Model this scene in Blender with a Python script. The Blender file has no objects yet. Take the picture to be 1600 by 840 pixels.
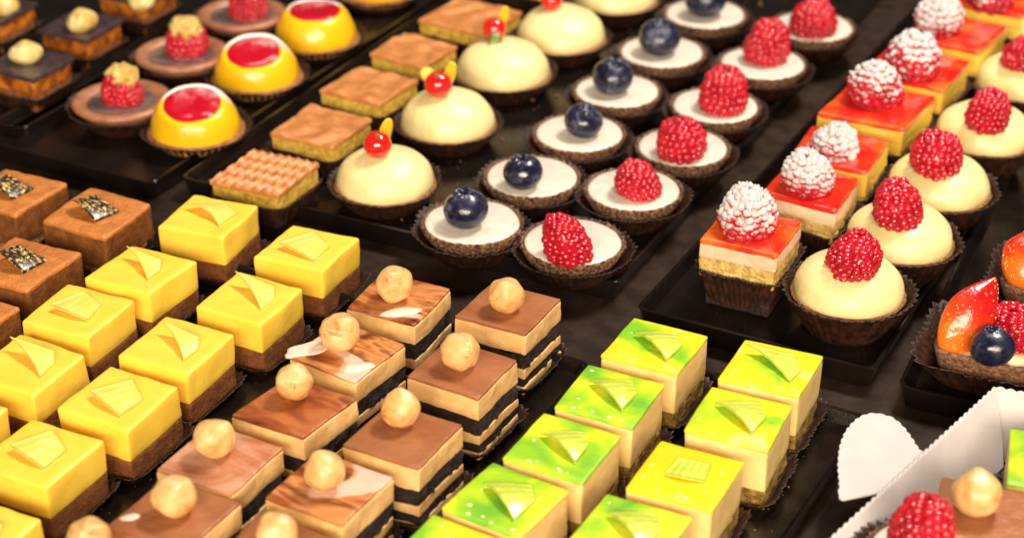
import bpy, bmesh, math, random
from mathutils import Vector, Matrix, noise, Euler

# ------------------------------------------------------------------ setup
S = 0.009                      # one modelling unit = 9 mm
F_PX, PITCH, CAM_Z = 2850.0, math.radians(29.5), 45.2
R = math.radians
sc = bpy.context.scene
COL = sc.collection

cam_d = bpy.data.cameras.new('camera')
cam = bpy.data.objects.new('camera', cam_d)
COL.objects.link(cam)
cam.location = (0, 0, CAM_Z * S)
cam.rotation_euler = (math.pi / 2 - PITCH, 0, 0)
cam_d.sensor_width = 36
cam_d.lens = 36 * F_PX / 1600
cam_d.clip_start = 0.01
cam_d.clip_end = 50
cam_d.dof.use_dof = True
cam_d.dof.focus_distance = 80.5 * S
cam_d.dof.aperture_fstop = 9.5
sc.camera = cam

w = bpy.data.worlds.new('World')
sc.world = w
w.use_nodes = True
w.node_tree.nodes['Background'].inputs[0].default_value = (1.0, 0.80, 0.62, 1)
w.node_tree.nodes['Background'].inputs[1].default_value = 0.05


def area(name, loc, target, size, power, color, sy=None):
    d = bpy.data.lights.new(name, 'AREA')
    d.shape = 'RECTANGLE'
    d.size = size
    d.size_y = sy or size
    d.energy = power
    d.color = color
    o = bpy.data.objects.new(name, d)
    COL.objects.link(o)
    o.location = loc
    o.rotation_euler = (Vector(target) - Vector(loc)).to_track_quat('-Z', 'Y').to_euler()
    return o


CEN = (0, 0.66, 0)
area('display_and_fill_light', (0.15, 1.55, 1.75), (0.0, 0.75, 0), 1.2, 9.0, (1.0, 0.95, 0.88), 0.10)
area('display_and_fill_light', (0.48, 0.98, 1.10), (0.0, 0.70, 0), 0.30, 15.0, (1.0, 0.94, 0.85), 0.16)
area('display_and_fill_light', (-0.05, -1.20, 0.85), (0.0, 0.7, 0), 1.8, 80.0, (1.0, 0.87, 0.69), 0.5)  # soft fill added on the camera side to brighten front faces, no display lamp

sc.view_settings.view_transform = 'Standard'
sc.view_settings.look = 'None'
sc.view_settings.exposure = 0.0
sc.view_settings.gamma = 1.0
sc.cycles.use_denoising = True
sc.cycles.max_bounces = 8
sc.cycles.sample_clamp_indirect = 6

# ------------------------------------------------------------------ helpers
CP, SP = math.cos(PITCH), math.sin(PITCH)


def at(px, py, h):
    """ground position (in units) of what stands at that place of the 1600 px photo, h above the table"""
    x = (px - 800) / F_PX
    y = -(py - 420) / F_PX
    t = (CAM_Z - h) / (SP - y * CP)
    return (x * t, (CP + y * SP) * t)


def link(name, verts, faces, mats, parent=None, loc=(0, 0, 0), rot=(0, 0, 0), smooth=True, midx=None):
    me = bpy.data.meshes.new(name)
    me.from_pydata([(v[0] * S, v[1] * S, v[2] * S) for v in verts], [], faces)
    me.update()
    for m in (mats if isinstance(mats, (list, tuple)) else [mats]):
        me.materials.append(m)
    if smooth:
        me.polygons.foreach_set('use_smooth', [True] * len(me.polygons))
    if midx:
        me.polygons.foreach_set('material_index', midx)
    return link_me(name, me, parent, loc, rot)


def link_me(name, me, parent=None, loc=(0, 0, 0), rot=(0, 0, 0), scale=(1, 1, 1)):
    o = bpy.data.objects.new(name, me)
    COL.objects.link(o)
    o.parent = parent
    o.location = (loc[0] * S, loc[1] * S, loc[2] * S)
    o.rotation_euler = rot
    o.scale = scale
    return o


def thing(name, label, cat, group, x, y, z, rz=0.0):
    o = bpy.data.objects.new(name, None)
    o.empty_display_size = 0.01
    COL.objects.link(o)
    o.location = (x * S, y * S, z * S)
    o.rotation_euler = (0, 0, rz)
    o['label'] = label
    o['category'] = cat
    if group:
        o['group'] = group
    return o


def nz(x, y, z, f=1.0, seed=0.0):
    return noise.noise(Vector((x * f + seed * 7.13, y * f - seed * 3.7, z * f + seed * 1.9)))


def block(w_, d_, z0, z1, r, seg=10, segz=3, warp=None, amp=0.0, freq=2.0, seed=0.0, topfn=None):
    """rounded, slightly irregular block; amp = crumb roughness"""
    zc, hz = (z0 + z1) / 2, (z1 - z0) / 2
    r = min(r, hz * 0.98)
    half = (w_ / 2, d_ / 2, hz)

    def line(a, n):
        L = [-a, -a + r * 0.2, -a + r * 0.55]
        L += [-a + r + (2 * a - 2 * r) * i / n for i in range(n + 1)]
        L += [a - r * 0.55, a - r * 0.2, a]
        return L
    axes = [line(half[0], seg), line(half[1], seg), line(half[2], segz)]
    verts, idx, faces = [], {}, []

    def vid(i, j, k):
        key = (i, j, k)
        if key in idx:
            return idx[key]
        p = [axes[0][i], axes[1][j], axes[2][k]]
        q = [max(-half[a] + r, min(half[a] - r, p[a])) for a in range(3)]
        v = [p[a] - q[a] for a in range(3)]
        L = math.sqrt(sum(c * c for c in v)) or 1e-9
        n = [c / L for c in v]
        p = [q[a] + n[a] * r for a in range(3)]
        x, y, z = p[0], p[1], p[2] + zc
        if amp:
            dsp = amp * (nz(x, y, z, freq, seed) + 0.5 * nz(x, y, z, freq * 2.7, seed + 3))
            if n[2] > -0.5:
                x += n[0] * dsp; y += n[1] * dsp; z += n[2] * dsp
        if topfn and n[2] > 0.6:
            z += topfn(x, y)
        if warp:
            x, y, z = warp(x, y, z)
        idx[key] = len(verts)
        verts.append((x, y, z))
        return idx[key]
    N = [len(a) - 1 for a in axes]
    for i in range(N[0]):
        for j in range(N[1]):
            faces.append((vid(i, j, N[2]), vid(i + 1, j, N[2]), vid(i + 1, j + 1, N[2]), vid(i, j + 1, N[2])))
            faces.append((vid(i, j, 0), vid(i, j + 1, 0), vid(i + 1, j + 1, 0), vid(i + 1, j, 0)))
    for i in range(N[0]):
        for k in range(N[2]):
            faces.append((vid(i, 0, k), vid(i + 1, 0, k), vid(i + 1, 0, k + 1), vid(i, 0, k + 1)))
            faces.append((vid(i, N[1], k), vid(i, N[1], k + 1), vid(i + 1, N[1], k + 1), vid(i + 1, N[1], k)))
    for j in range(N[1]):
        for k in range(N[2]):
            faces.append((vid(0, j, k), vid(0, j, k + 1), vid(0, j + 1, k + 1), vid(0, j + 1, k)))
            faces.append((vid(N[0], j, k), vid(N[0], j + 1, k), vid(N[0], j + 1, k + 1), vid(N[0], j, k + 1)))
    return verts, faces


def mkwarp(seed, a=0.10):
    rnd = random.Random(seed)
    sx, sy = rnd.uniform(-.04, .04), rnd.uniform(-.04, .04)
    tl, tm = rnd.uniform(-.014, .014), rnd.uniform(-.014, .014)

    def f(x, y, z):
        return (x + sx * y + a * nz(x, y, z, 0.45, seed), y + sy * x + a * nz(x, y, z, 0.45, seed + 11),
                z + (tl * x + tm * y) * min(1, z))
    return f


def revolve(profile, n, shape=None, disp=None, closed=False):
    """profile: list of (r, z); shape(theta, r, z, i) -> (r, z)"""
    verts, faces = [], []
    for i, (r, z) in enumerate(profile):
        for k in range(n):
            th = 2 * math.pi * k / n
            rr, zz = (r, z) if shape is None else shape(th, r, z, i)
            x, y = rr * math.cos(th), rr * math.sin(th)
            if disp:
                x, y, zz = disp(x, y, zz)
            verts.append((x, y, zz))
    m = len(profile)
    for i in range(m - 1):
        for k in range(n):
            k2 = (k + 1) % n
            faces.append((i * n + k, i * n + k2, (i + 1) * n + k2, (i + 1) * n + k))
    if closed:
        c0 = len(verts); verts.append((0, 0, profile[0][1] if shape is None else verts[0][2]))
        c1 = len(verts); verts.append((0, 0, verts[(m - 1) * n][2]))
        for k in range(n):
            k2 = (k + 1) % n
            faces.append((c0, k2, k))
            faces.append((c1, (m - 1) * n + k, (m - 1) * n + k2))
    return verts, faces


def sq(th, p=7.0):
    """radius factor of a rounded square, half side 1"""
    c, s = abs(math.cos(th)), abs(math.sin(th))
    return 1.0 / (c ** p + s ** p) ** (1 / p)


def cup(rb, rt, h, pleats=44, amp=0.09, square=False, seed=0.0, flare=0.12):
    """pleated paper case with real thickness"""
    n = pleats * 4
    prof = []
    for t in (0, .12, .35, .6, .8, .93, 1.0):
        prof.append((rb + (rt - rb) * t + flare * max(0, t - .6) ** 2 * 4, h * t))
    inn = [(r - 0.05, z) for r, z in reversed(prof)]
    inn[-1] = (rb - 0.05, 0.05)
    full = [(0.05, 0.0)] + prof + inn + [(0.05, 0.05)]
    cx = rt

    def shape(th, r, z, i):
        t = z / h
        tri = abs(((th * pleats / (2 * math.pi)) % 1.0) * 2 - 1) * 2 - 1
        wob = nz(math.cos(th) * 1.5, math.sin(th) * 1.5, 0, 1.6, seed)
        a = amp * min(1, t * 1.6) * (1 + .7 * nz(math.cos(th) * 3, math.sin(th) * 3, 0, 2, seed + 5))
        k = sq(th) if square else 1.0
        rr = r * k + a * tri + 0.16 * wob * t * t
        zz = z + (0.13 * wob + 0.03 * tri) * t * t * (1.6 if square else 1)
        if r < 0.1:
            rr = r
        if r >= .1 and t > .3:
            cr = nz(math.cos(th) * 4, math.sin(th) * 4, t * 1.5, 2.2, seed + 9)
            rr += .09 * cr * t
        return rr, zz
    return revolve(full, n, shape)


_ico = {}


def ico(sub):
    if sub not in _ico:
        bm = bmesh.new()
        bmesh.ops.create_icosphere(bm, subdivisions=sub, radius=1)
        _ico[sub] = ([tuple(v.co) for v in bm.verts], [tuple(v.index for v in f.verts) for f in bm.faces])
        bm.free()
    return _ico[sub]


# ------------------------------------------------------------------ materials
class Nd:
    def __init__(s, name):
        s.m = bpy.data.materials.new(name)
        s.m.use_nodes = True
        s.t = s.m.node_tree
        s.b = s.t.nodes['Principled BSDF']
        s._c = None

    def n(s, kind, **kw):
        o = s.t.nodes.new(kind)
        for k, v in kw.items():
            if k in o.inputs:
                o.inputs[k].default_value = v
            else:
                setattr(o, k, v)
        return o

    def l(s, a, b):
        s.t.links.new(a, b)

    def co(s):
        """object coordinates in units, shifted per object so no two pieces repeat"""
        if s._c is None:
            tc = s.n('ShaderNodeTexCoord')
            mp = s.n('ShaderNodeMapping')
            mp.inputs['Scale'].default_value = (1 / S,) * 3
            s.l(tc.outputs['Object'], mp.inputs['Vector'])
            s.raw = mp.outputs[0]
            oi = s.n('ShaderNodeObjectInfo')
            mu = s.n('ShaderNodeMath', operation='MULTIPLY')
            mu.inputs[1].default_value = 61.0
            s.l(oi.outputs['Random'], mu.inputs[0])
            ad = s.n('ShaderNodeVectorMath', operation='ADD')
            s.l(mp.outputs[0], ad.inputs[0])
            s.l(mu.outputs[0], ad.inputs[1])
            s._c = ad.outputs[0]
            s.rand = oi.outputs['Random']
        return s._c

    def noise(s, scale, detail=3, rough=.5, dist=0.0, vec=None):
        o = s.n('ShaderNodeTexNoise')
        o.inputs['Scale'].default_value = scale
        o.inputs['Detail'].default_value = detail
        o.inputs['Roughness'].default_value = rough
        o.inputs['Distortion'].default_value = dist
        s.l(vec if vec is not None else s.co(), o.inputs['Vector'])
        return o.outputs['Fac']

    def ramp(s, fac, stops, interp='LINEAR'):
        o = s.n('ShaderNodeValToRGB')
        e = o.color_ramp.elements
        o.color_ramp.interpolation = interp
        while len(e) < len(stops):
            e.new(0.5)
        for el, (p, c) in zip(e, stops):
            el.position = p
            el.color = (*c, 1) if len(c) == 3 else c
        s.l(fac, o.inputs[0])
        return o.outputs[0]

    def mix(s, fac, a, b):
        o = s.n('ShaderNodeMix', data_type='RGBA')
        if hasattr(fac, 'links'):
            s.l(fac, o.inputs[0])
        else:
            o.inputs[0].default_value = fac
        for v, sock in ((a, o.inputs[6]), (b, o.inputs[7])):
            if hasattr(v, 'links'):
                s.l(v, sock)
            else:
                sock.default_value = (*v, 1)
        return o.outputs[2]

    def math(s, op, a, b=0.0, clamp=False):
        o = s.n('ShaderNodeMath', operation=op)
        o.use_clamp = clamp
        for i, v in enumerate((a, b)):
            if hasattr(v, 'links'):
                s.l(v, o.inputs[i])
            else:
                o.inputs[i].default_value = v
        return o.outputs[0]

    def base(s, c):
        if hasattr(c, 'links'):
            s.l(c, s.b.inputs['Base Color'])
        else:
            s.b.inputs['Base Color'].default_value = (*c, 1)

    def bump(s, h, dist=0.03, strength=1.0):
        o = s.n('ShaderNodeBump')
        o.inputs['Strength'].default_value = strength
        o.inputs['Distance'].default_value = dist * S
        s.l(h, o.inputs['Height'])
        s.l(o.outputs[0], s.b.inputs['Normal'])
        if True:
            s.l(o.outputs[0], s.b.inputs['Coat Normal'])
        return o

    def p(s, rough=.5, sss=0.0, rad=(1, .5, .25), sc_=0.25, coat=0.0, coat_r=.1, spec=.5, metal=0.0):
        b = s.b.inputs
        if hasattr(rough, 'links'):
            s.l(rough, b['Roughness'])
        else:
            b['Roughness'].default_value = rough
        b['Subsurface Weight'].default_value = sss
        b['Subsurface Radius'].default_value = rad
        b['Subsurface Scale'].default_value = sc_ * S
        b['Coat Weight'].default_value = coat
        b['Coat Roughness'].default_value = coat_r
        b['Specular IOR Level'].default_value = spec
        b['Metallic'].default_value = metal
        return s.m


def simple(name, c1, c2, scale=1.5, rough=.5, bump=0.02, bscale=6.0, lo=.35, hi=.65, bdetail=4, **kw):
    n = Nd(name)
    n.base(n.ramp(n.noise(scale, 4, .55), [(lo, c1), (hi, c2)]))
    if bump:
        n.bump(n.noise(bscale, bdetail, .6), bump)
    return n.p(rough=rough, **kw)


def cut_side(name, c1, c2, scale, rough, b1, b2, **kw):
    """creamy material whose cut sides keep fine drag marks of the knife and a few air holes"""
    n = Nd(name)
    n.base(n.ramp(n.noise(scale, 4, .55), [(.35, c1), (.65, c2)]))
    mp = n.n('ShaderNodeMapping')
    mp.inputs['Scale'].default_value = (.7, .7, 7.0)
    n.l(n.co(), mp.inputs[0])
    h = n.math('ADD', n.math('MULTIPLY', n.noise(1.3, 4, .6, 0, mp.outputs[0]), b1), n.math('MULTIPLY', n.noise(2.0, 4, .5), b2))
    vo = n.n('ShaderNodeTexVoronoi')
    vo.inputs['Scale'].default_value = 2.3
    n.l(n.co(), vo.inputs['Vector'])
    pit = n.ramp(vo.outputs['Distance'], [(.04, (0, 0, 0)), (.10, (1, 1, 1))])
    n.bump(n.math('ADD', h, n.math('MULTIPLY', pit, .35)), .07)
    return n.p(rough=rough, **kw)


M = {}
M['yellow'] = cut_side('yellow_mousse', (.95, .59, .055), (.96, .62, .075), 0.6, 0.36, 0.10, 0.35, sss=.25, sc_=.35, rad=(1, .8, .2), coat=.2, coat_r=.25)
M['yellow_curl'] = simple('yellow_chocolate', (.94, .64, .09), (.95, .70, .17), 1.5, .28, .015, 6, coat=.4, coat_r=.15)
M['cocoa'] = simple('cocoa_base', (.15, .042, .009), (.26, .085, .018), 2.6, .62, .12, 7)
M['crumb'] = simple('dark_sponge', (.012, .004, .003), (.045, .014, .008), 4.0, .7, .25, 7)
M['crumb_gold'] = simple('crumble_base', (.16, .085, .012), (.46, .27, .05), 3.5, .55, .3, 6)
M['cream'] = cut_side('coffee_cream', (.72, .40, .14), (.82, .52, .22), 1.5, 0.45, 0.2, 0.9, sss=.2)
M['pale_cream'] = cut_side('vanilla_mousse', (.84, .56, .19), (.88, .63, .26), 1.0, 0.42, 0.15, 0.6, sss=.25, rad=(1, .7, .4))
M['pink_cream'] = simple('pink_cream', (.82, .50, .32), (.86, .60, .40), 1.2, .42, .05, 4, sss=.25)
M['sponge_y'] = simple('yellow_sponge', (.45, .24, .02), (.78, .50, .07), 3.0, .6, .2, 6)
M['dome'] = simple('lemon_cream', (.82, .67, .30), (.85, .71, .36), 0.9, .36, .05, 2.6, sss=.3, rad=(1, .8, .4), coat=.15, coat_r=.3)
M['white'] = simple('white_cream', (.68, .60, .50), (.75, .67, .57), 1.2, .33, .07, 1.8, sss=.3)
M['truffle'] = simple('truffle_brown', (.48, .145, .028), (.62, .22, .045), 1.5, .45, .10, 6, coat=.1, coat_r=.3)
M['truffle_side'] = simple('truffle_side_brown', (.13, .040, .010), (.24, .080, .018), 2.0, .45, .07, 5)
M['wafer'] = simple('wafer_brown', (.50, .165, .045), (.66, .27, .08), 1.6, .34, .07, 5, coat=.4, coat_r=.25)
M['black'] = Nd('black_tray_plastic')
_n = M['black']
_n.base(_n.ramp(_n.noise(.6, 4), [(.3, (.007, .004, .0035)), (.7, (.012, .008, .006))]))
_n.bump(_n.noise(14, 3), .01)
_n.p(rough=_n.ramp(_n.noise(1.2, 5, .6), [(.3, (.10,) * 3), (.7, (.20,) * 3)]), spec=.32)
M['black'] = _n.m
M['table'] = simple('taupe_counter', (.022, .012, .008), (.045, .027, .018), .8, .5, .02, 10, spec=.12)
M['paper'] = simple('brown_baking_paper', (.014, .005, .003), (.055, .018, .008), 2.2, .42, .05, 9)
M['shell'] = simple('chocolate_tart_shell', (.045, .015, .008), (.17, .062, .028), 4.5, .5, .28, 6)
M['shell_edge'] = simple('baked_shell_edge', (.13, .05, .022), (.42, .19, .09), 5.0, .55, .25, 8)
M['rimshell'] = simple('brown_tart_edge', (.035, .012, .006), (.42, .20, .10), 6.0, .55, .25, 8, lo=.40, hi=.64)
M['flaky'] = simple('flaky_sponge', (.50, .27, .05), (.84, .60, .20), 2.0, .5, .2, 5)
M['yellow_cream'] = simple('yellow_cream', (.86, .50, .05), (.90, .60, .10), 1.0, .42, .05, 4, sss=.25, rad=(1, .7, .2))
M['biscuit'] = simple('baked_biscuit', (.22, .075, .02), (.55, .25, .075), 3.5, .55, .25, 7)
M['card'] = simple('white_card', (.56, .50, .475), (.59, .53, .505), 1.2, .6, .015, 12)


def berry_mat(name, dust=None):
    n = Nd(name)
    red = n.ramp(n.noise(1.3, 3), [(.3, (.36, .003, .014)), (.7, (.62, .009, .028))])
    if dust is not None:
        g = n.n('ShaderNodeNewGeometry')
        sp = n.n('ShaderNodeSeparateXYZ')
        n.l(g.outputs['Normal'], sp.inputs[0])
        co = n.co()
        so = n.n('ShaderNodeSeparateXYZ')
        n.l(n.raw, so.inputs[0])
        f = n.math('ADD', n.math('MULTIPLY', sp.outputs[2], .26), n.math('MULTIPLY', n.noise(1.7, 5, .65), 1.25))
        f = n.math('ADD', f, n.math('MULTIPLY', so.outputs[2], .20))
        f2 = n.ramp(f, [(dust, (0, 0, 0)), (dust + .22, (1, 1, 1))])
        n.base(n.mix(f2, red, (.66, .60, .60)))
        n.bump(n.noise(14, 3, .7), .06)
        rr = n.mix(f2, (.25,) * 3, (.85,) * 3)
        return n.p(rough=rr, sss=.1, sc_=.15)
    n.base(red)
    n.bump(n.noise(5, 2), .02)
    return n.p(rough=.24, sss=.35, rad=(1, .12, .1), sc_=.28, coat=.45, coat_r=.08)


M['rasp'] = berry_mat('raspberry_red')
M['rasp_dust'] = berry_mat('sugared_raspberry', .74)
M['rasp_dust2'] = berry_mat('lightly_sugared_raspberry', .93)
M['sugar'] = simple('icing_sugar', (.66, .62, .60), (.70, .66, .64), 3, .9, .1, 12)
n = Nd('blueberry_skin')
bl = n.noise(1.1, 5, .65, .6)
n.base(n.ramp(bl, [(.38, (.006, .006, .018)), (.56, (.020, .021, .050)), (.74, (.20, .21, .29))]))
n.bump(n.noise(4, 3), .02)
M['blue'] = n.p(rough=n.ramp(bl, [(.4, (.22,) * 3), (.7, (.5,) * 3)]), coat=.3, coat_r=.15)
n = Nd('hazelnut')
a_ = n.noise(1.1, 4, .6, .6)
c_ = n.ramp(a_, [(.28, (.48, .18, .045)), (.42, (.68, .36, .12)), (.62, (.78, .49, .21))])
k_ = n.ramp(n.noise(2.3, 5, .7, .8), [(.63, (0, 0, 0)), (.70, (.8, .8, .8))])
n.base(n.mix(k_, c_, (.30, .10, .03)))
n.bump(n.noise(3.0, 4, .5), .04)
M['nut'] = n.p(rough=.42, sss=.2, sc_=.2, coat=.15, coat_r=.3)


def marble(name, stops, wmax, plain=False):
    n = Nd(name)
    co = n.co()
    mp = n.n('ShaderNodeMapping')
    mp.inputs['Scale'].default_value = (.26, .62, 1)
    mp.inputs['Rotation'].default_value = (0, 0, R(38))
    n.l(co, mp.inputs[0])
    f = n.noise(1.0 if not plain else .5, 3, .5, 1.1, mp.outputs[0])
    c = n.ramp(f, stops)
    if wmax < 1:
        f3 = n.noise(.62, 2, .4, 1.2, mp.outputs[0])
        c = n.mix(n.ramp(f3, [(wmax, (0, 0, 0)), (wmax + .035, (1, 1, 1))]), c, (.72, .46, .34))
    n.base(c)
    n.bump(n.noise(2.2, 4), .05)
    return n.p(rough=.30, coat=.1, coat_r=.12, spec=.3)


MB_ = [(.32, (.09, .018, .007)), (.44, (.33, .085, .022)), (.56, (.62, .25, .075)), (.68, (.16, .035, .012))]
M['marble'] = marble('marbled_glaze', MB_, .60)
M['marble_dark'] = marble('red_brown_marbled_glaze', [(.30, (.12, .026, .009)), (.46, (.30, .075, .022)), (.58, (.44, .14, .045)), (.70, (.17, .038, .013))], 2)
M['marble_w'] = marble('pale_marbled_glaze', [(.30, (.22, .06, .025)), (.48, (.46, .17, .08)), (.6, (.58, .28, .17))], .57)
M['glaze'] = marble('milk_chocolate_glaze', [(.3, (.26, .082, .030)), (.7, (.40, .155, .065))], 2, True)
M['glaze_edge'] = simple('glaze_rim_brown', (.08, .022, .009), (.15, .045, .017), 2, .4, .05, 5)


def greenglaze(name, stops, spot=False):
    n = Nd(name)
    f = n.noise(.50, 2, .4, .5)
    c = n.ramp(f, stops)
    v = n.noise(7, 2)
    n.base(c)
    n.bump(v, .02)
    return n.p(rough=.25, coat=.3, coat_r=.08, sss=.15, rad=(.8, 1, .2), sc_=.3)


M['green'] = greenglaze('green_glaze', [(.34, (.17, .44, .03)), (.50, (.36, .60, .02)), (.66, (.84, .74, .03))])
M['green_y'] = greenglaze('yellow_green_glaze', [(.34, (.22, .52, .02)), (.48, (.62, .68, .02)), (.60, (.88, .66, .02)), (.74, (.90, .74, .22))])
M['gold_y'] = greenglaze('golden_glaze', [(.28, (.80, .58, .01)), (.5, (.90, .66, .01)), (.7, (.85, .70, .02))])
M['green_curl'] = simple('pistachio_chocolate', (.50, .62, .05), (.66, .72, .11), 1.5, .25, .015, 6, coat=.5, coat_r=.12)
M['drop'] = simple('clear_sugar_drop', (.85, .85, .35), (.88, .88, .45), 3, .08, 0, coat=1.0, coat_r=.03)
n = Nd('red_jelly')
n.base(n.ramp(n.noise(.55, 3, .5), [(.32, (.60, .010, .008)), (.5, (.74, .035, .010)), (.68, (.84, .16, .02))]))
n.bump(n.noise(2.5, 3), .03)
M['jelly'] = n.p(rough=.10, sss=.3, rad=(1, .15, .05), sc_=.3, coat=1.0, coat_r=.04)
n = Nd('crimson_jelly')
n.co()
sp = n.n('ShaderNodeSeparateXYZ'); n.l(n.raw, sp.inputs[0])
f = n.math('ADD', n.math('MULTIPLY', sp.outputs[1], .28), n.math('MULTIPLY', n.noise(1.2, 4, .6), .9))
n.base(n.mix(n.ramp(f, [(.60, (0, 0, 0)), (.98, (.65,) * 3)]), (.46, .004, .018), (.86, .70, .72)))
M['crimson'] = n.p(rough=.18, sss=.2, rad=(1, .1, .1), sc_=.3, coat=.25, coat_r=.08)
n = Nd('dusted_yellow_glaze')
n.co()
sp = n.n('ShaderNodeSeparateXYZ'); n.l(n.raw, sp.inputs[0])
f = n.math('ADD', n.math('MULTIPLY', sp.outputs[1], .22), n.math('ADD', n.math('MULTIPLY', n.noise(1.6, 4, .6), .5), n.math('MULTIPLY', sp.outputs[2], .16)))
n.base(n.mix(n.ramp(f, [(.58, (0, 0, 0)), (.76, (1, 1, 1))]), (.90, .50, .008), (.90, .80, .76)))
n.bump(n.noise(3, 3), .03)
M['egg'] = n.p(rough=.30, sss=.25, rad=(1, .6, .1), sc_=.3, coat=.3, coat_r=.2)
M['amber'] = simple('amber_caramel', (.16, .03, .006), (.62, .19, .02), 1.4, .25, .1, 4, coat=.6, coat_r=.1)
M['plate_dark'] = simple('dark_chocolate_plate', (.035, .020, .022), (.075, .045, .050), 1.5, .28, .02, 5, coat=.4, coat_r=.15)
M['goldnut'] = simple('gilded_nut', (.55, .34, .06), (.90, .74, .36), 1.3, .35, .12, 4)
M['gold'] = simple('gold_leaf', (.75, .42, .07), (.95, .72, .28), 2.0, .35, .3, 5, metal=.35)
M['rim_brown'] = simple('milk_chocolate_rim', (.30, .11, .055), (.44, .19, .10), 1.5, .36, .05, 4, coat=.2, coat_r=.2)
M['ganache'] = simple('grey_ganache', (.10, .060, .050), (.20, .135, .12), 1.0, .22, .03, 3, coat=.6, coat_r=.1)
n = Nd('gold_flecked_chocolate')
f = n.noise(5.5, 3, .7)
m_ = n.ramp(f, [(.55, (0, 0, 0)), (.58, (1, 1, 1))])
n.base(n.mix(m_, (.030, .014, .010), (.85, .58, .20)))
M['fleck'] = n.p(rough=.35, coat=.2, coat_r=.2)
n = Nd('red_currant_skin')
n.base((.72, .012, .010))
M['currant'] = n.p(rough=.10, sss=.35, rad=(1, .1, .05), sc_=.25, coat=1, coat_r=.04)
M['stem'] = simple('currant_stem', (.10, .07, .02), (.22, .16, .05), 4, .6, .05, 9)
M['leaf_y'] = simple('candied_peel', (.68, .42, .01), (.80, .52, .02), 1.5, .35, .05, 5, coat=.3)
M['leaf_g'] = simple('olive_leaf', (.10, .12, .01), (.20, .20, .02), 2, .4, .05, 5, coat=.3)
n = Nd('strawberry_flesh')
n.co()
sp = n.n('ShaderNodeSeparateXYZ'); n.l(n.raw, sp.inputs[0])
f = n.math('ADD', n.math('MULTIPLY', sp.outputs[0], .24), n.math('MULTIPLY', n.noise(1.2, 3), .55))
n.base(n.ramp(f, [(.0, (.82, .17, .012)), (.24, (.72, .045, .010)), (.44, (.52, .008, .010))]))
n.bump(n.noise(3, 3), .05)
M['straw'] = n.p(rough=.28, sss=.2, rad=(1, .2, .05), sc_=.3, coat=.3, coat_r=.1)
M['seed'] = simple('strawberry_seed', (.75, .42, .08), (.85, .60, .15), 3, .3, 0)
M['custard'] = simple('custard_cream', (.72, .46, .22), (.80, .58, .32), 1.5, .4, .05, 3)
M['white_choc'] = simple('white_chocolate', (.80, .58, .44), (.86, .68, .54), 1.2, .35, .03, 4, coat=.3)


# ------------------------------------------------------------------ shared fruit meshes
def rasp_mesh(seed, mat, crumbs=False, R0=1.22, H0=1.95, flat=1.0):
    rnd = random.Random(seed)
    V, Fc, MI = [], [], []

    def blob(c, r, sub, mi, sc3=(1, 1, 1)):
        vs, fs = ico(sub)
        o = len(V)
        V.extend((c[0] + v[0] * r * sc3[0], c[1] + v[1] * r * sc3[1], c[2] + v[2] * r * sc3[2]) for v in vs)
        Fc.extend(tuple(i + o for i in f) for f in fs)
        MI.extend([mi] * len(fs))
    H1 = H0 * flat

    def rad(t):
        top = math.sqrt(max(0, 1 - (max(0, (t - .22) / .80)) ** 2.2))
        return R0 * top * (1 if t > .22 else .84 + .73 * t)
    # fleshy body under the drupelets
    n0, m0 = 28, 18
    for i in range(m0 + 1):
        t = i / m0
        for k in range(n0):
            a = 2 * math.pi * k / n0
            q = max(.01, rad(t * .985) * .955)
            V.append((q * math.cos(a), q * math.sin(a), H1 * t * .95))
    for i in range(m0):
        for k in range(n0):
            k2 = (k + 1) % n0
            Fc.append((i * n0 + k, i * n0 + k2, (i + 1) * n0 + k2, (i + 1) * n0 + k))
            MI.append(0)
    # arc length stepping from the base to the tip
    t, rows_t = .04, []
    while t < .97:
        rows_t.append(t)
        dr = (rad(min(.99, t + .02)) - rad(t)) / .02
        t += .315 / math.sqrt(dr * dr + (H1 * .95) ** 2)
    rows_t.append(.985)
    for t in rows_t:
        r = rad(t) * .90
        cnt = max(1, int(round(2 * math.pi * r / .375)))
        if r < .22:
            cnt, r = 1, 0
        off = rnd.random() * 6.28
        for j in range(cnt):
            th = off + 2 * math.pi * (j + rnd.uniform(-.2, .2)) / cnt
            rr = r * rnd.uniform(.96, 1.04)
            s_ = rnd.uniform(.19, .265)
            c = (rr * math.cos(th), rr * math.sin(th), H1 * t * .95 + rnd.uniform(-.07, .07))
            blob(c, s_, 2, 0, (1, 1, rnd.uniform(.85, 1.05)))
            if crumbs:
                for q in range(crumbs):
                    a, b = rnd.uniform(0, 6.28), rnd.uniform(.1, 1.2)
                    d = (math.sin(b) * math.cos(a), math.sin(b) * math.sin(a), math.cos(b))
                    blob((c[0] + d[0] * s_, c[1] + d[1] * s_, c[2] + d[2] * s_), rnd.uniform(.035, .08), 1, 1)
    lx_, ly_ = rnd.uniform(-.14, .14), rnd.uniform(-.14, .14)
    V = [(x * (1 + .16 * nz(x, y, z, .55, seed)) + lx_ * z, y * (1 + .16 * nz(x, y, z, .55, seed + 7)) + ly_ * z, z * (1 + .12 * nz(x, y, 0, .6, seed + 3))) for x, y, z in V]
    me = bpy.data.meshes.new('raspberry')
    me.from_pydata([(v[0] * S, v[1] * S, v[2] * S) for v in V], [], Fc)
    me.materials.append(mat)
    me.materials.append(M['sugar'])
    me.polygons.foreach_set('use_smooth', [True] * len(Fc))
    me.polygons.foreach_set('material_index', MI)
    return me


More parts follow.
